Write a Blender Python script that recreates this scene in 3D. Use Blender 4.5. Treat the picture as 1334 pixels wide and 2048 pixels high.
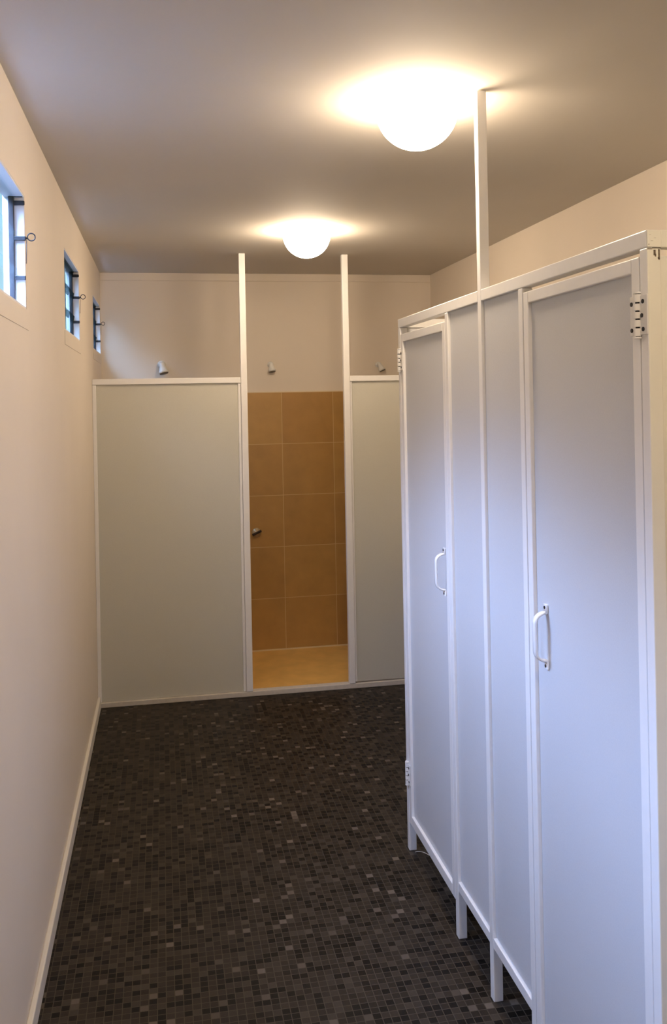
import bpy, bmesh, math
from mathutils import Vector, Matrix

for o in list(bpy.data.objects):
    bpy.data.objects.remove(o, do_unlink=True)
SC = bpy.context.scene
COL = SC.collection

# ------------------------------------------------------------------ camera
F_PX, YAW, ROLL, HPX, EYE = 1820.256, 0.1861, 0.0191, 803.5, 1.64
cam_d = bpy.data.cameras.new('camera')
cam = bpy.data.objects.new('camera', cam_d)
COL.objects.link(cam)
SC.camera = cam
cam_d.sensor_fit = 'VERTICAL'
cam_d.sensor_height = 36.0
cam_d.lens = 36.0 * F_PX / 2048.0
cam_d.shift_y = -(1024.0 - HPX) / 2048.0
cam_d.clip_start = 0.02
fw = Vector((math.sin(YAW), math.cos(YAW), 0))
rt = Vector((math.cos(YAW), -math.sin(YAW), 0))
up = Vector((0, 0, 1))
R_ = rt * math.cos(ROLL) - up * math.sin(ROLL)
U_ = rt * math.sin(ROLL) + up * math.cos(ROLL)
M = Matrix((R_, U_, -fw)).transposed().to_4x4()
M.translation = Vector((0, 0, EYE))
cam.matrix_world = M

# ------------------------------------------------------------------ light
# outside: a pale bright horizon, a dim band added above it to tone down the nearest pane, and blue-white open sky from about 30 degrees up
SKY = [(0.50, (0.10, 0.11, 0.11)), (0.505, (1.1, 1.6, 1.65)), (0.542, (1.1, 1.6, 1.65)), (0.553, (0.34, 0.54, 0.58)), (0.63, (0.34, 0.54, 0.58)), (0.70, (3.6, 5.0, 8.6)), (0.82, (44.0, 58.0, 104.0))]
WORLD_STR = 1.0
LAMP_COL, LAMP_STR = (1.0, 0.78, 0.55), 50.0
SC.view_settings.view_transform = 'Standard'
SC.view_settings.look = 'None'
SC.view_settings.gamma = 1.0
SC.view_settings.use_curve_mapping = False
SC.view_settings.exposure = 0.28
w = bpy.data.worlds.new('daylight')
SC.world = w
w.use_nodes = True
bg = w.node_tree.nodes['Background']
_wn = w.node_tree
_tc = _wn.nodes.new('ShaderNodeTexCoord')
_sp = _wn.nodes.new('ShaderNodeSeparateXYZ')
_ma = _wn.nodes.new('ShaderNodeMath')
_ma.operation = 'MULTIPLY_ADD'
_ma.inputs[1].default_value = 0.5
_ma.inputs[2].default_value = 0.5
_rp = _wn.nodes.new('ShaderNodeValToRGB')
_el = _rp.color_ramp.elements
while len(_el) < len(SKY):
    _el.new(0.9)
for _e, (_p, _c) in zip(_el, SKY):
    _e.position = _p
    _e.color = (*_c, 1)
_wn.links.new(_tc.outputs['Generated'], _sp.inputs[0])
_wn.links.new(_sp.outputs['Z'], _ma.inputs[0])
_wn.links.new(_ma.outputs[0], _rp.inputs['Fac'])
_wn.links.new(_rp.outputs['Color'], bg.inputs[0])
bg.inputs[1].default_value = WORLD_STR


def portal(loc, rot, sx, sy):
    d = bpy.data.lights.new('sky_portal', 'AREA')
    d.shape = 'RECTANGLE'
    d.size, d.size_y = sx, sy
    d.cycles.is_portal = True
    o = bpy.data.objects.new('sky_portal', d)
    o.location, o.rotation_euler = loc, rot
    COL.objects.link(o)


# ------------------------------------------------------------------ dimensions
XL, XR, CEIL = -0.372, 1.79, 2.481
YF, YB = -1.6, 5.906           # wall behind the camera, back wall
YP = 5.093                     # front of shower partitions
K = 0.855                      # front plane of cubicles
S = 0.027                      # steel tube
WINS = [(2.04, 2.69, 1.918, 2.240), (3.75, 4.40, 1.945, 2.274), (5.27, 5.868, 1.962, 2.27), (0.33, 0.98, 1.918, 2.218)]

# ------------------------------------------------------------------ materials


def mat(name, col, rough=0.5, metal=0.0, spec=0.5, noise=0.0, nscale=60.0, bump=0.0, bscale=200.0):
    m = bpy.data.materials.new(name)
    m.use_nodes = True
    nt = m.node_tree
    b = nt.nodes['Principled BSDF']
    b.inputs['Base Color'].default_value = (*col, 1)
    b.inputs['Roughness'].default_value = rough
    b.inputs['Metallic'].default_value = metal
    b.inputs['Specular IOR Level'].default_value = spec
    tc = nt.nodes.new('ShaderNodeTexCoord')
    if noise:
        n = nt.nodes.new('ShaderNodeTexNoise')
        n.inputs['Scale'].default_value = nscale
        n.inputs['Detail'].default_value = 4
        r = nt.nodes.new('ShaderNodeValToRGB')
        r.color_ramp.elements[0].position = 0.3
        r.color_ramp.elements[1].position = 0.7
        r.color_ramp.elements[0].color = (*[c * (1 - noise) for c in col], 1)
        r.color_ramp.elements[1].color = (*[min(1, c * (1 + noise)) for c in col], 1)
        nt.links.new(tc.outputs['Object'], n.inputs['Vector'])
        nt.links.new(n.outputs['Fac'], r.inputs['Fac'])
        nt.links.new(r.outputs['Color'], b.inputs['Base Color'])
    if bump:
        n2 = nt.nodes.new('ShaderNodeTexNoise')
        n2.inputs['Scale'].default_value = bscale
        n2.inputs['Detail'].default_value = 3
        bp = nt.nodes.new('ShaderNodeBump')
        bp.inputs['Strength'].default_value = bump
        bp.inputs['Distance'].default_value = 0.002
        nt.links.new(tc.outputs['Object'], n2.inputs['Vector'])
        nt.links.new(n2.outputs['Fac'], bp.inputs['Height'])
        nt.links.new(bp.outputs['Normal'], b.inputs['Normal'])
    return m


def emis(name, col, st):
    m = bpy.data.materials.new(name)
    m.use_nodes = True
    b = m.node_tree.nodes['Principled BSDF']
    b.inputs['Base Color'].default_value = (0.9, 0.88, 0.85, 1)
    b.inputs['Emission Color'].default_value = (*col, 1)
    b.inputs['Emission Strength'].default_value = st
    return m


def math_node(nt, op, a, b=None, c=None):
    n = nt.nodes.new('ShaderNodeMath')
    n.operation = op
    for i, v in enumerate((a, b, c)):
        if v is None:
            continue
        if isinstance(v, (int, float)):
            n.inputs[i].default_value = v
        else:
            nt.links.new(v, n.inputs[i])
    return n.outputs[0]


def tile_mat(name, axes, off, pitch, grout_w, ramp, grout_col, rough, cloud=0.0, spec=0.5):
    """Square tiles of one size laid on a grid, each tile its own tone, with grout between."""
    m = bpy.data.materials.new(name)
    m.use_nodes = True
    nt = m.node_tree
    b = nt.nodes['Principled BSDF']
    geo = nt.nodes.new('ShaderNodeNewGeometry')
    sep = nt.nodes.new('ShaderNodeSeparateXYZ')
    nt.links.new(geo.outputs['Position'], sep.inputs[0])
    us = []
    for a, o_, p_ in zip(axes, off, pitch):
        u = math_node(nt, 'SUBTRACT', sep.outputs[a], o_)
        us.append(math_node(nt, 'DIVIDE', u, p_))
    cells = [math_node(nt, 'FLOOR', u) for u in us]
    cv = nt.nodes.new('ShaderNodeCombineXYZ')
    nt.links.new(cells[0], cv.inputs[0])
    nt.links.new(cells[1], cv.inputs[1])
    wn = nt.nodes.new('ShaderNodeTexWhiteNoise')
    wn.noise_dimensions = '3D'
    nt.links.new(cv.outputs[0], wn.inputs['Vector'])
    rp = nt.nodes.new('ShaderNodeValToRGB')
    el = rp.color_ramp.elements
    while len(el) < len(ramp):
        el.new(0.5)
    for e, (p_, c_) in zip(el, ramp):
        e.position = p_
        e.color = (*c_, 1)
    nt.links.new(wn.outputs['Value'], rp.inputs['Fac'])
    tilecol = rp.outputs['Color']
    if cloud:
        n = nt.nodes.new('ShaderNodeTexNoise')
        n.inputs['Scale'].default_value = 9.0
        n.inputs['Detail'].default_value = 6
        nt.links.new(geo.outputs['Position'], n.inputs['Vector'])
        f = math_node(nt, 'MULTIPLY_ADD', n.outputs['Fac'], cloud * 2, 1 - cloud)
        mx = nt.nodes.new('ShaderNodeVectorMath')
        mx.operation = 'SCALE'
        nt.links.new(tilecol, mx.inputs[0])
        nt.links.new(f, mx.inputs['Scale'])
        tilecol = mx.outputs[0]
    ds = []
    for u, p_ in zip(us, pitch):
        fr = math_node(nt, 'FRACT', u)
        d = math_node(nt, 'MINIMUM', fr, math_node(nt, 'SUBTRACT', 1.0, fr))
        ds.append(math_node(nt, 'MULTIPLY', d, p_))
    d = math_node(nt, 'MINIMUM', ds[0], ds[1])
    g = math_node(nt, 'LESS_THAN', d, grout_w / 2)
    mix = nt.nodes.new('ShaderNodeMix')
    mix.data_type = 'RGBA'
    nt.links.new(g, mix.inputs['Factor'])
    nt.links.new(tilecol, mix.inputs['A'])
    mix.inputs['B'].default_value = (*grout_col, 1)
    nt.links.new(mix.outputs['Result'], b.inputs['Base Color'])
    b.inputs['Specular IOR Level'].default_value = spec
    rr = math_node(nt, 'MULTIPLY_ADD', g, 0.9 - rough, rough)
    nt.links.new(rr, b.inputs['Roughness'])
    bp = nt.nodes.new('ShaderNodeBump')
    bp.inputs['Strength'].default_value = 0.25
    bp.inputs['Distance'].default_value = 0.001
    nt.links.new(math_node(nt, 'SUBTRACT', 1.0, g), bp.inputs['Height'])
    nt.links.new(bp.outputs['Normal'], b.inputs['Normal'])
    return m


M_WALL = mat('wall_paint', (0.80, 0.72, 0.62), 0.75, noise=0.015, nscale=3, bump=0.08, bscale=90)
M_CEIL = mat('ceiling_paint', (0.64, 0.60, 0.54), 0.8, noise=0.015, nscale=2, bump=0.08, bscale=70)
M_BASE = mat('baseboard_paint', (0.78, 0.75, 0.68), 0.45)
M_STEEL = mat('white_enamelled_steel', (0.87, 0.86, 0.85), 0.3, noise=0.01, nscale=40)
M_PANEL = mat('white_laminate', (0.63, 0.64, 0.66), 0.42, noise=0.025, nscale=320)
M_PART = mat('shower_laminate', (0.60, 0.59, 0.52), 0.4, noise=0.025, nscale=320)
M_CREAM_LIT = mat('cream_lit_enamel', (0.88, 0.86, 0.74), 0.4, noise=0.02, nscale=14)  # enamel with the cream of the lamp light mixed into its colour
M_CHIP = mat('bare_brown_metal', (0.16, 0.12, 0.08), 0.7, noise=0.4, nscale=200)
M_HINGE = mat('painted_hinge', (0.82, 0.81, 0.79), 0.3)
M_SCREW = mat('dark_screw', (0.03, 0.03, 0.035), 0.45, metal=0.6)
M_HANDLE = mat('white_handle_enamel', (0.86, 0.86, 0.86), 0.22)
M_BLACK = mat('black_louvre_metal', (0.012, 0.012, 0.016), 0.45)
M_REVEAL = mat('window_reveal_paint', (0.78, 0.77, 0.78), 0.6)
M_SHOWER = mat('white_plastic', (0.82, 0.82, 0.80), 0.3)
M_ROSE = mat('grey_nozzle_plate', (0.16, 0.14, 0.11), 0.5)
M_CHROME = mat('worn_chrome', (0.62, 0.50, 0.32), 0.35, metal=0.4)
M_DARKMETAL = mat('dark_lever_metal', (0.05, 0.03, 0.02), 0.4, metal=0.5)
M_CURB = mat('painted_kerb', (0.60, 0.56, 0.50), 0.6, noise=0.05, nscale=40)
M_THREAD = mat('white_thread', (0.8, 0.76, 0.66), 0.8)
M_LAMPBASE = mat('lamp_base_white', (0.85, 0.84, 0.82), 0.4)
M_LAMP = emis('lit_opal_diffuser', LAMP_COL, LAMP_STR)
M_FLOOR = tile_mat('dark_mosaic', (0, 1), (0.004, 0.007), (0.0235, 0.0235), 0.0021,
                   [(0.0, (0.0035, 0.0027, 0.0022)), (0.24, (0.006, 0.0045, 0.0037)), (0.32, (0.019, 0.0145, 0.0105)),
                    (0.84, (0.031, 0.024, 0.0175)), (0.96, (0.046, 0.037, 0.028)), (1.0, (0.12, 0.10, 0.08))],
                   (0.078, 0.065, 0.050), 0.5, spec=0.16)
M_TILE = tile_mat('tan_wall_tile', (0, 2), (0.765 - 0.340, 0.035 - 0.0), (0.340, 0.3345), 0.0035,
                  [(0.0, (0.44, 0.24, 0.070)), (1.0, (0.50, 0.29, 0.09))], (0.66, 0.47, 0.24), 0.35, cloud=0.22)
M_TILEFLOOR = mat('tan_shower_floor', (0.74, 0.44, 0.12), 0.4, noise=0.10, nscale=9)

# frosted louvre glass
def glass(name, tint, frost):
    m = bpy.data.materials.new(name)
    m.use_nodes = True
    nt = m.node_tree
    nt.nodes.remove(nt.nodes['Principled BSDF'])
    out = nt.nodes['Material Output']
    tr = nt.nodes.new('ShaderNodeBsdfTransparent')
    tr.inputs[0].default_value = (*tint, 1)
    tl = nt.nodes.new('ShaderNodeBsdfTranslucent')
    tl.inputs[0].default_value = (*tint, 1)
    gl = nt.nodes.new('ShaderNodeBsdfGlossy')
    gl.inputs['Roughness'].default_value = 0.08
    m1 = nt.nodes.new('ShaderNodeMixShader')
    m1.inputs[0].default_value = frost
    m2 = nt.nodes.new('ShaderNodeMixShader')
    m2.inputs[0].default_value = 0.015
    nt.links.new(tr.outputs[0], m1.inputs[1])
    nt.links.new(tl.outputs[0], m1.inputs[2])
    nt.links.new(m1.outputs[0], m2.inputs[1])
    nt.links.new(gl.outputs[0], m2.inputs[2])
    nt.links.new(m2.outputs[0], out.inputs['Surface'])
    return m


M_GLASS = glass('clear_louvre_glass', (0.92, 0.97, 0.98), 0.004)
M_GLASS_DIMMED = glass('dimmed_louvre_glass', (0.36, 0.41, 0.40), 0.015)  # same glass, darkened to cut the daylight through the farther windows

# ------------------------------------------------------------------ mesh helpers
WLOC = {}


def bx(bm, x0, x1, y0, y1, z0, z1, bev=0.0, mi=0, seg=2):
    r = bmesh.ops.create_cube(bm, size=1.0)
    vs = r['verts']
    for v in vs:
        v.co = Vector(((x0 + x1) / 2 + v.co.x * (x1 - x0), (y0 + y1) / 2 + v.co.y * (y1 - y0), (z0 + z1) / 2 + v.co.z * (z1 - z0)))
    fs = {f for v in vs for f in v.link_faces}
    for f in fs:
        f.material_index = mi
    if bev:
        es = list({e for v in vs for e in v.link_edges})
        bmesh.ops.bevel(bm, geom=es, offset=bev, segments=seg, profile=0.5, affect='EDGES', material=-1)
    return bm


def cyl(bm, p0, p1, r0, r1=None, n=24, mi=0):
    p0, p1 = Vector(p0), Vector(p1)
    r1 = r0 if r1 is None else r1
    d = p1 - p0
    q = d.to_track_quat('Z', 'Y').to_matrix().to_4x4()
    q.translation = (p0 + p1) / 2
    r = bmesh.ops.create_cone(bm, cap_ends=True, segments=n, radius1=r0, radius2=r1, depth=d.length, matrix=q)
    for f in {f for v in r['verts'] for f in v.link_faces}:
        f.material_index = mi
        f.smooth = len(f.verts) == 4
        if not f.smooth:
            for e in f.edges:
                e.smooth = False
    return bm


def lathe(bm, prof, origin, axis=(0, 0, 1), n=40, mi=0):
    """Revolve (radius, height) pairs about an axis through origin."""
    q = Vector(axis).to_track_quat('Z', 'Y').to_matrix()
    o = Vector(origin)
    rings = []
    for r, h in prof:
        if r < 1e-6:
            rings.append([bm.verts.new(o + q @ Vector((0, 0, h)))])
        else:
            rings.append([bm.verts.new(o + q @ Vector((r * math.cos(2 * math.pi * i / n), r * math.sin(2 * math.pi * i / n), h))) for i in range(n)])
    for a, b in zip(rings, rings[1:]):
        for i in range(n):
            j = (i + 1) % n
            if len(a) == 1 and len(b) == 1:
                continue
            if len(a) == 1:
                f = bm.faces.new((a[0], b[i], b[j]))
            elif len(b) == 1:
                f = bm.faces.new((a[i], a[j], b[0]))
            else:
                f = bm.faces.new((a[i], a[j], b[j], b[i]))
            f.material_index = mi
            f.smooth = True
    bmesh.ops.recalc_face_normals(bm, faces=bm.faces[:])
    return bm


def tube(bm, pts, r, n=10, mi=0, closed=False):
    pts = [Vector(p) for p in pts]
    rings = []
    for i, p in enumerate(pts):
        a = pts[i - 1] if (i or closed) else p
        b = pts[(i + 1) % len(pts)] if (i < len(pts) - 1 or closed) else p
        q = (b - a).to_track_quat('Z', 'Y').to_matrix()
        rings.append([bm.verts.new(p + q @ Vector((r * math.cos(2 * math.pi * k / n), r * math.sin(2 * math.pi * k / n), 0))) for k in range(n)])
    m = len(rings)
    for i in range(m if closed else m - 1):
        a, b = rings[i], rings[(i + 1) % m]
        for k in range(n):
            f = bm.faces.new((a[k], a[(k + 1) % n], b[(k + 1) % n], b[k]))
            f.smooth = True
            f.material_index = mi
    if not closed:
        bm.faces.new(rings[0][::-1])
        bm.faces.new(rings[-1])
    bmesh.ops.recalc_face_normals(bm, faces=bm.faces[:])
    return bm


def ribbon(bm, pts, wdir, wid, th, mi=0):
    """Sweep a flat bar: wid along wdir, th across the path."""
    pts = [Vector(p) for p in pts]
    wd = Vector(wdir).normalized()
    rings = []
    for i, p in enumerate(pts):
        t = (pts[min(i + 1, len(pts) - 1)] - pts[max(i - 1, 0)]).normalized()
        nrm = t.cross(wd).normalized()
        h, e = wid / 2, th / 2
        c = th * 0.35
        prof = [(h - c, e), (h, e - c), (h, -e + c), (h - c, -e), (-h + c, -e), (-h, -e + c), (-h, e - c), (-h + c, e)]
        rings.append([bm.verts.new(p + wd * a + nrm * b) for a, b in prof])
    for a, b in zip(rings, rings[1:]):
        for k in range(8):
            f = bm.faces.new((a[k], a[(k + 1) % 8], b[(k + 1) % 8], b[k]))
            f.material_index = mi
            f.smooth = True
    bm.faces.new(rings[0])
    bm.faces.new(rings[-1][::-1])
    bmesh.ops.recalc_face_normals(bm, faces=bm.faces[:])
    return bm


def obj(name, bm, m, parent=None, label=None):
    me = bpy.data.meshes.new(name)
    cs = [v.co for v in bm.verts]
    c = Vector([(min(v[i] for v in cs) + max(v[i] for v in cs)) / 2 for i in range(3)])
    bmesh.ops.translate(bm, verts=bm.verts[:], vec=-c)
    bm.to_mesh(me)
    bm.free()
    for mm in (m if isinstance(m, (list, tuple)) else [m]):
        me.materials.append(mm)
    o = bpy.data.objects.new(name, me)
    COL.objects.link(o)
    WLOC[o] = c
    if parent is not None:
        o.parent = parent
        o.location = c - WLOC[parent]
    else:
        o.location = c
    if label:
        o['label'] = label
    return o


def thing(name, label, cat, loc, group=None):
    o = bpy.data.objects.new(name, None)
    o.empty_display_size = 0.05
    o.location = loc
    COL.objects.link(o)
    WLOC[o] = Vector(loc)
    o['label'] = label
    o['category'] = cat
    if group:
        o['group'] = group
    return o


def struct(name, bm, m, parent=None):
    o = obj(name, bm, m, parent)
    if parent is None:
        o['kind'] = 'structure'
    return o


N = bmesh.new

# ------------------------------------------------------------------ room shell
T = 0.14
TL = 0.060                      # the louvred outer wall is thin
struct('floor', bx(N(), XL - TL, XR + T, YF - T, YB + T, -0.10, 0.0), M_FLOOR)
struct('ceiling', bx(N(), XL - TL, XR + T, YF - T, YB + T, CEIL, CEIL + 0.1), M_CEIL)
struct('wall_back', bx(N(), XL - TL, XR + T, YB, YB + T, 0, CEIL), M_WALL)
struct('wall_right', bx(N(), XR, XR + T, YF, YB, 0, CEIL), M_WALL)
# left wall pierced by the louvre windows
bm = N()
ws = sorted(WINS)
y = YF
for (a, b, z0, z1) in ws:
    bx(bm, XL - TL, XL, y, a, 0, CEIL)
    bx(bm, XL - TL, XL, a, b, 0, z0)
    bx(bm, XL - TL, XL, a, b, z1, CEIL)
    y = b
bx(bm, XL - TL, XL, y, YB, 0, CEIL)
struct('wall_left', bm, M_WALL)
# front wall behind the camera, with the closed entrance door
DX0, DX1, DZ = -0.20, 0.80, 2.10
bm = N()
bx(bm, XL - TL, DX0, YF - T, YF, 0, CEIL)
bx(bm, DX1, XR + T, YF - T, YF, 0, CEIL)
bx(bm, DX0, DX1, YF - T, YF, DZ, CEIL)
struct('wall_front', bm, M_WALL)
bm = bx(N(), DX0 + 0.003, DX1 - 0.003, YF - T + 0.03, YF - T + 0.07, 0.006, DZ - 0.003, 0.002)
d1 = struct('door_1', bm, mat('entrance_door_paint', (0.62, 0.58, 0.50), 0.45))
obj('door_knob', lathe(N(), [(0, 0), (0.026, 0), (0.026, 0.005), (0.010, 0.010), (0.010, 0.030), (0.024, 0.040), (0.026, 0.052), (0.016, 0.062), (0, 0.063)], (DX1 - 0.08, YF - T + 0.07, 1.0), (0, 1, 0), 24), mat('brushed_knob_metal', (0.6, 0.58, 0.54), 0.3, metal=0.9), d1)

struct('baseboard_left', bx(N(), XL, XL + 0.016, YF, YP - 0.002, 0, 0.062, 0.004), M_BASE)
struct('trim_1', bx(N(), XL, XR, YB - 0.010, YB, 2.432, CEIL, 0.003), M_WALL)
# low kerb under the shower fronts, shower floor and wall tiling
struct('trim_2', bx(N(), XL, XR, YP, YP + 0.05, 0, 0.028, 0.003), M_CURB)
struct('floor_shower', bx(N(), XL, XR, YP + 0.05, YB - 0.012, 0, 0.033), M_TILEFLOOR)
bm = bx(N(), XL, XR, YB - 0.012, YB, 0.0, 1.7075)
struct('wall_back_tiles', bm, M_TILE)
struct('trim_3', bx(N(), XL, XR, YB - 0.0125, YB - 0.0005, 1.7075, 1.713), mat('tile_edge_grout', (0.75, 0.62, 0.42), 0.6))
struct('trim_4', bx(N(), XL, XR, YB - 0.022, YB - 0.012, 0.033, 0.040), mat('floor_joint_grout', (0.75, 0.58, 0.34), 0.6))

# ------------------------------------------------------------------ louvre windows


def window(i, y0, y1, z0, z1, detail=True):
    e = bpy.data.objects.new('window_%d' % i, None)
    e.empty_display_size = 0.05
    e.location = (XL, (y0 + y1) / 2, z0)
    e['kind'] = 'structure'
    COL.objects.link(e)
    WLOC[e] = Vector(e.location)
    xg = XL - 0.030
    h = z1 - z0
    # painted liner round the opening behind the louvre
    bm = N()
    t = 0.006
    bx(bm, XL - TL + 0.004, XL - 0.001, y0, y0 + t, z0, z1)
    bx(bm, XL - TL + 0.004, XL - 0.001, y1 - t, y1, z0, z1)
    bx(bm, XL - TL + 0.004, XL - 0.001, y0 + t, y1 - t, z0, z0 + t)
    bx(bm, XL - TL + 0.004, XL - 0.001, y0 + t, y1 - t, z1 - t, z1)
    obj('reveal', bm, M_REVEAL, e)
    # black side channels
    for ya, yb in ((y0 + t, y0 + t + 0.014), (y1 - t - 0.014, y1 - t)):
        obj('channel', bx(N(), xg - 0.012, xg + 0.003, ya, yb, z0 + t, z1 - t, 0.002), M_BLACK, e)
    # three glass blades, slightly tilted, overlapping
    n = 3
    bh = (h - 2 * t) / n
    for k in range(n):
        zc = z0 + t + bh * (k + 0.5)
        bm = bx(N(), -0.003, 0.003, y0 + t + 0.012, y1 - t - 0.012, -bh * 0.55, bh * 0.55, 0.001)
        bmesh.ops.rotate(bm, verts=bm.verts[:], cent=(0, 0, 0), matrix=Matrix.Rotation(math.radians(13), 3, 'Y'))
        bmesh.ops.translate(bm, verts=bm.verts[:], vec=(xg - 0.006, 0, zc))
        obj('glass_blade', bm, M_GLASS if i in (1, 4) else M_GLASS_DIMMED, e)
    # clips that hold the blades and stick out over the reveal
    fr = (0.27, 0.615, 0.925)
    for k, f in enumerate(fr):
        zc = z0 + h * f
        obj('clip', bx(N(), xg - 0.004, XL + 0.002 if k != 1 else XL + 0.004, y1 - t - 0.012, y1 - t - 0.003, zc - 0.006, zc + 0.006, 0.002), M_BLACK, e)
    zc = z0 + h * 0.985
    obj('clip', bx(N(), xg - 0.004, XL - 0.004, y1 - t - 0.011, y1 - t - 0.004, zc - 0.003, zc + 0.003, 0.001), M_BLACK, e)
    # operating lever with its ring
    zc = z0 + h * 0.615
    yl = y1 - t - 0.0075
    bm = N()
    tube(bm, [(XL - 0.002, yl, zc), (XL + 0.008, yl, zc + 0.001)], 0.003, 8)
    rr = 0.0105
    cx, cz = XL + 0.008 + rr, zc + 0.004
    tube(bm, [(cx + rr * math.cos(a), yl, cz + rr * math.sin(a)) for a in [2 * math.pi * q / 28 for q in range(28)]], 0.0017, 8, closed=True)
    lv = obj('lever_ring', bm, M_BLACK, e)
    obj('link_rod', tube(N(), [(XL + 0.006, yl, zc - 0.004), (XL + 0.004, yl, zc - h * 0.22)], 0.0010, 6), M_BLACK, e)
    # shallow plaster band under the opening
    obj('plaster_band', bx(N(), XL - 0.0005, XL + 0.0018, y0 - 0.03, y1 + 0.03, z0 - 0.058, z0 - 0.002, 0.0008), M_WALL, e)
    portal((XL - TL - 0.01, (y0 + y1) / 2, (z0 + z1) / 2), (0, math.radians(-90), 0), h, y1 - y0)


for i, wd in enumerate(WINS):
    window(i + 1, *wd)

# ------------------------------------------------------------------ ceiling lamps
LAMPS = [(0.722, 2.478, 'large glowing round ceiling lamp just left of the tall cubicle post'),
         (0.712, 4.41, 'far glowing round ceiling lamp just in front of the two shower posts'),
         (0.70, 0.50, 'round ceiling lamp above the entrance end, out of the picture')]
for lx, ly, lab in LAMPS:
    t = thing('ceiling_lamp', lab, 'lamp', (lx, ly, CEIL), 'round ceiling lamps along the passage')
    obj('base', lathe(N(), [(0, 0), (0.108, 0), (0.109, -0.002), (0.109, -0.008), (0.107, -0.010), (0, -0.010)], (lx, ly, CEIL)), M_LAMPBASE, t)
    prof = [(0.111, -0.010), (0.116, -0.022)]
    for q in range(1, 15):
        a = q / 14 * math.pi / 2
        prof.append((0.116 * math.cos(a) if q < 14 else 0.0, -0.022 - 0.112 * math.sin(a)))
    obj('diffuser', lathe(N(), prof, (lx, ly, CEIL)), M_LAMP, t, label='glowing opal dome')

# ------------------------------------------------------------------ shower partitions
SHG = 'white panels fronting the showers'
PX1, PX2 = (0.434, 0.470), (1.021, 1.057)


def shower_front(x0, x1, post, lab, lift):
    t = thing('shower_partition', lab, 'partition', ((x0 + x1) / 2, YP + 0.015, 0), SHG)
    obj('post', bx(N(), post[0], post[1], YP - 0.002, YP + 0.034, 0.0285, CEIL - 0.001, 0.003), M_STEEL, t)
    obj('top_rail', bx(N(), x0, x1, YP, YP + 0.032, 1.7555, 1.7870, 0.002), M_STEEL, t)
    obj('panel', bx(N(), x0 + 0.001, x1 - 0.001, YP + 0.012, YP + 0.026, 0.029 + lift, 1.7550, 0.001), M_PART, t)
    return t


t = shower_front(XL + 0.001, PX1[0] - 0.0005, PX1, 'wide white shower panel and post between left wall and the tiled opening', 0.0)
obj('wall_channel', bx(N(), XL + 0.0005, XL + 0.020, YP + 0.002, YP + 0.030, 0.030, 1.755, 0.002), M_STEEL, t)
obj('side_channel', bx(N(), PX1[0] - 0.016, PX1[0] - 0.001, YP + 0.006, YP + 0.030, 0.030, 1.755, 0.002), M_STEEL, t)
t = shower_front(PX2[1] + 0.0005, XR - 0.001, PX2, 'white shower panel and post right of the tiled opening, partly behind the cubicles', 0.006)
obj('side_channel', bx(N(), PX2[1] + 0.001, PX2[1] + 0.012, YP + 0.006, YP + 0.030, 0.036, 1.755, 0.002), M_STEEL, t)

# ------------------------------------------------------------------ shower heads


def shower_head(x, z, s, tilt, lab):
    yw = YB
    t = thing('wall_shower', lab, 'shower head', (x, yw, z), 'white shower heads on the back wall')
    obj('wall_flange', lathe(N(), [(0, 0), (0.022 * s, 0), (0.021 * s, 0.006), (0.012 * s, 0.010), (0, 0.010)], (x, yw, z), (0, -1, 0), 24), M_SHOWER, t)
    bm = N()
    tube(bm, [(x, yw - 0.008, z), (x, yw - 0.022 * s, z + 0.001), (x, yw - 0.030 * s, z - 0.005)], 0.012 * s, 14)
    obj('arm', bm, M_SHOWER, t)
    o = Vector((x, yw - 0.028 * s, z + 0.010 * s))
    ax = Vector((tilt, -0.22, -1)).normalized()
    L = 0.062 * s
    obj('head', lathe(N(), [(0, 0), (0.013 * s, 0), (0.016 * s, 0.008 * s), (0.015 * s, 0.020 * s), (0.022 * s, 0.042 * s), (0.026 * s, 0.052 * s), (0.026 * s, L), (0, L)], o, ax, 28), M_SHOWER, t)
    obj('nozzle_plate', lathe(N(), [(0, L + 0.0005), (0.0235 * s, L + 0.0005), (0.0235 * s, L + 0.003), (0, L + 0.004)], o, ax, 28), M_ROSE, t, label='dark nozzle plate')


shower_head(0.000, 1.898, 1.15, 0.22, 'white shower head above the wide left shower panel')
shower_head(0.698, 1.890, 0.92, 0.12, 'white shower head above the tan tiles of the open shower')
shower_head(1.418, 1.882, 0.88, 0.42, 'white shower head at right, just left of the cubicle corner')

# shower valve on the tiles
vx, vz, vy = 0.584, 0.802, YB - 0.012
t = thing('shower_valve', 'small metal shower tap on the tan tiles of the open shower', 'tap', (vx, vy, vz))
obj('escutcheon', lathe(N(), [(0, 0), (0.030, 0), (0.028, 0.006), (0.014, 0.012), (0.012, 0.022), (0, 0.022)], (vx, vy, vz), (0, -1, 0), 28), M_CHROME, t)
bm = bx(N(), -0.030, 0.034, -0.005, 0.005, -0.008, 0.008, 0.004)
bmesh.ops.rotate(bm, verts=bm.verts[:], cent=(0, 0, 0), matrix=Matrix.Rotation(math.radians(-24), 3, 'Y'))
bmesh.ops.translate(bm, verts=bm.verts[:], vec=(vx, vy - 0.026, vz))
obj('lever', bm, M_DARKMETAL, t, label='dark tilted lever')

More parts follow.
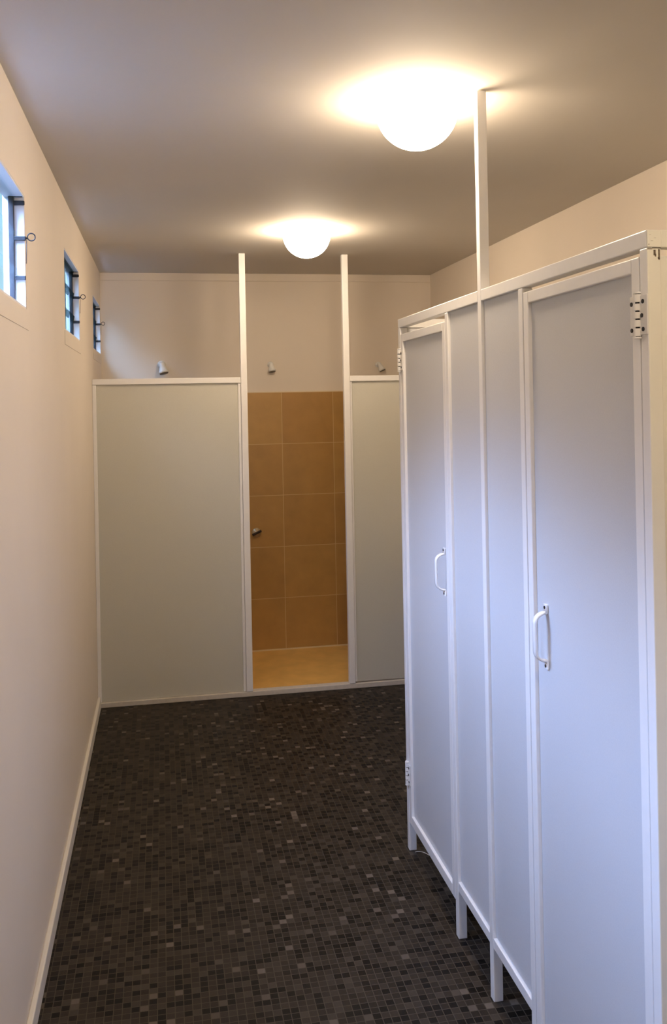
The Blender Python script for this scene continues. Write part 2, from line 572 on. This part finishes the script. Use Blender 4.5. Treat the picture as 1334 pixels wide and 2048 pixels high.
# ------------------------------------------------------------------ toilet cubicles
ZT, ZR = 1.937, 1.905
POSTS = [3.210, 2.650, 2.353, 2.065, 1.491]         # camera-side face of each post
cub = thing('toilet_cubicle', 'row of two white panelled toilet cubicles on legs along the right side', 'cubicle', (K + 0.4, 2.36, 0))
for k, py in enumerate(POSTS):
    top = CEIL - 0.003 if k == 2 else ZR
    lab = 'tall square post running up to the ceiling' if k == 2 else None
    ms = [M_STEEL]
    bm = bx(N(), K, K + S, py, py + S, 0.0005, top, 0.0022)
    if k == 4:
        # the end post's side facing the entrance has warm lamp light put into its colour
        for f in bm.faces:
            if f.normal.y < -0.6:
                f.material_index = 1
        ms = [M_STEEL, M_CREAM_LIT]
    obj('post', bm, ms, cub, lab)
# top rail (interrupted only by the tall post)
bm = N()
bx(bm, K, K + S, 1.493, POSTS[2] - 0.0003, ZR + 0.0003, ZT, 0.0022)
bx(bm, K, K + S, POSTS[2] + S + 0.0003, POSTS[0] + S, ZR + 0.0003, ZT, 0.0022)
obj('top_rail', bm, M_STEEL, cub)
# fixed panels with their bottom rails
REC = 0.009
for (a, b) in ((POSTS[2] + S, POSTS[1]), (POSTS[3] + S, POSTS[2])):
    obj('fixed_panel', bx(N(), K + REC, K + REC + 0.014, a + 0.0005, b - 0.0005, 0.179, ZR, 0.0008), M_PANEL, cub)
    obj('bottom_rail', bx(N(), K + 0.001, K + S, a + 0.0005, b - 0.0005, 0.148, 0.176, 0.002), M_STEEL, cub)
# side walls running back to the right wall
for (py, lab, z0) in ((POSTS[0], 'far end wall', 0.15), (POSTS[2], 'dividing wall', 0.15), (POSTS[4], 'near end wall', 0.15)):
    yc = py + S / 2
    near = py == POSTS[4]
    obj('side_panel', bx(N(), K + S + 0.0005, XR - 0.001, yc - 0.007, yc + 0.007, z0 + 0.03, ZR - 0.002 - (0.012 if near else 0), 0.0008),
        M_CREAM_LIT if near else M_PANEL, cub)  # near wall and rail: cream lamp light put into the colour
    obj('side_rail', bx(N(), K + S + 0.0005, XR - 0.001, py + 0.001, py + S - 0.001, ZR, ZT, 0.002), M_CREAM_LIT if near else M_STEEL, cub)
    obj('side_bottom_rail', bx(N(), K + S + 0.0005, XR - 0.001, py + 0.001, py + S - 0.001, z0, z0 + 0.029, 0.002), M_STEEL, cub)
# chipped paint at the top of the end post, on its entrance side
bm = N()
yc = POSTS[4]
chips = [(0.0005, 0.010, 1.9015, 1.9030), (0.010, 0.0262, 1.9030, 1.9043), (0.0125, 0.0165, 1.8905, 1.9005), (0.0150, 0.0175, 1.8885, 1.8935),
         (0.0215, 0.0245, 1.8830, 1.9020), (0.0205, 0.0235, 1.8845, 1.8875), (0.002, 0.005, 1.9095, 1.9110), (0.007, 0.012, 1.9160, 1.9168), (0.013, 0.018, 1.9215, 1.9222), (0.004, 0.008, 1.9270, 1.9277)]
for (xa, xb, za, zb) in chips:
    bx(bm, K + xa, K + xb, yc - 0.0006, yc + 0.002, za, zb, 0.0003, seg=1)
obj('chipped_paint', bm, M_CHIP, cub, 'brown chips in the old paint at the end post')
# end cap of the top rail, with the same lamplight cream in its colour
obj('rail_end', bx(N(), K + 0.0005, K + S, 1.4905, 1.4925, ZR + 0.0006, ZT - 0.001, 0.0006), M_CREAM_LIT, cub)


def hinge(y, z, parent, nz=1):
    """Butt hinge across the gap at y, knuckles standing proud of the fronts."""
    bm = N()
    h = 0.076
    bx(bm, K - 0.0028, K - 0.0002, y - 0.030, y - 0.004, z - h / 2 + 0.002, z + h / 2 - 0.002, 0.0008, 0)
    bx(bm, K - 0.0028, K - 0.0002, y + 0.004, y + 0.030, z - h / 2 + 0.002, z + h / 2 - 0.002, 0.0008, 0)
    segs = [(-0.5, -0.315), (-0.275, -0.115), (-0.075, 0.075), (0.115, 0.275), (0.315, 0.5)]
    xc = K - 0.0048
    for a, b in segs:
        cyl(bm, (xc, y, z + a * h), (xc, y, z + b * h), 0.0070, n=18)
    cyl(bm, (xc, y, z - h / 2 - 0.003), (xc, y, z + h / 2 + 0.003), 0.0038, n=14, mi=1)
    for zz in (z + h / 2 + 0.0012, z - h / 2 - 0.0042):
        cyl(bm, (xc, y, zz), (xc, y, zz + 0.003), 0.0074, n=18)
    for yy, zz in ((y - 0.0165, z + 0.024), (y - 0.0125, z - 0.001), (y - 0.0165, z - 0.026), (y + 0.0235, z + 0.022), (y + 0.0235, z - 0.026)):
        cyl(bm, (K - 0.0042, yy, zz), (K - 0.002, yy, zz), 0.0040, n=14, mi=1)
    return obj('hinge', bm, [M_HINGE, M_SCREW], parent)


def handle(x, y, zc, parent):
    """Flat D-shaped pull bolted through a tab at each end."""
    hh, out = 0.054, 0.031
    pts = [(x - 0.0025, y, zc + hh + 0.020), (x - 0.0025, y, zc + hh + 0.004)]
    for q in range(0, 7):
        a = q / 6 * math.pi / 2
        pts.append((x - 0.003 - (out - 0.003) * math.sin(a), y, zc + hh - 0.020 + 0.024 * math.cos(a) - 0.002))
    low = [(p[0], p[1], 2 * zc - p[2]) for p in pts][::-1]
    bm = N()
    ribbon(bm, pts + low, (0, 1, 0), 0.018, 0.006)
    for s_ in (1, -1):
        cyl(bm, (x - 0.0055, y, zc + s_ * (hh + 0.0135)), (x - 0.0070, y, zc + s_ * (hh + 0.0135)), 0.0036, n=14, mi=1)
    return obj('handle', bm, [M_HANDLE, M_SCREW], parent)


def door(y0, y1, z0, z1, hinge_far, hy, hz, lab):
    """Leaf between y0 (near) and y1 (far): steel edge frame with a recessed laminate panel."""
    sw, rw = 0.029, 0.028
    bm = N()
    xa, xb = K + 0.0005, K + 0.026
    bx(bm, xa, xb, y0, y0 + sw, z0, z1, 0.0022)
    bx(bm, xa, xb, y1 - sw, y1, z0, z1, 0.0022)
    bx(bm, xa, xb, y0 + sw, y1 - sw, z1 - rw, z1, 0.0022)
    bx(bm, xa, xb, y0 + sw, y1 - sw, z0, z0 + 0.034, 0.0022)
    d = obj('door', bm, M_STEEL, cub, lab)
    obj('door_panel', bx(N(), K + REC + 0.001, K + REC + 0.013, y0 + sw - 0.001, y1 - sw + 0.001, z0 + 0.030, z1 - rw + 0.001, 0.0006), M_PANEL, d)
    handle(K + REC + 0.001 if not hinge_far else K + 0.0005, hy, hz, d)
    yh = y1 + 0.001 if hinge_far else y0 - 0.001
    for zz in (1.786, 0.285):
        hinge(yh, zz, d)
    return d


door(2.680, 3.205, 0.106, 1.880, True, 2.718, 1.105, 'far cubicle door, hinged on its far side')
door(1.521, 2.062, 0.106, 1.893, False, 1.978, 1.088, 'near cubicle door, hinged on its near side')

# ------------------------------------------------------------------ small things
hx, hy, hz = 1.045, POSTS[0] + S / 2 - 0.007, 1.895
t = thing('coat_hook', 'small ring hook inside the far cubicle, seen through the gap over its door', 'hook', (hx, hy, hz))
obj('hook_plate', bx(N(), hx - 0.006, hx + 0.006, hy - 0.003, hy, hz - 0.006, hz + 0.010, 0.001), M_CHROME, t)
obj('ring', tube(N(), [(hx + 0.011 * math.cos(a), hy - 0.010 + 0.006 * math.cos(a), hz - 0.004 + 0.007 * math.sin(a)) for a in [2 * math.pi * q / 24 for q in range(24)]], 0.0018, 8, closed=True), M_CHROME, t)

bm = tube(N(), [(0.872 + 0.045 * u, 3.196 - 0.040 * u ** 1.6, 0.0012 + 0.004 * math.sin(u * math.pi)) for u in [q / 12 for q in range(13)]], 0.0009, 6)
o = obj('thread', bm, M_THREAD)
o['label'] = 'loose white thread on the floor by the farthest cubicle leg'
o['category'] = 'thread'
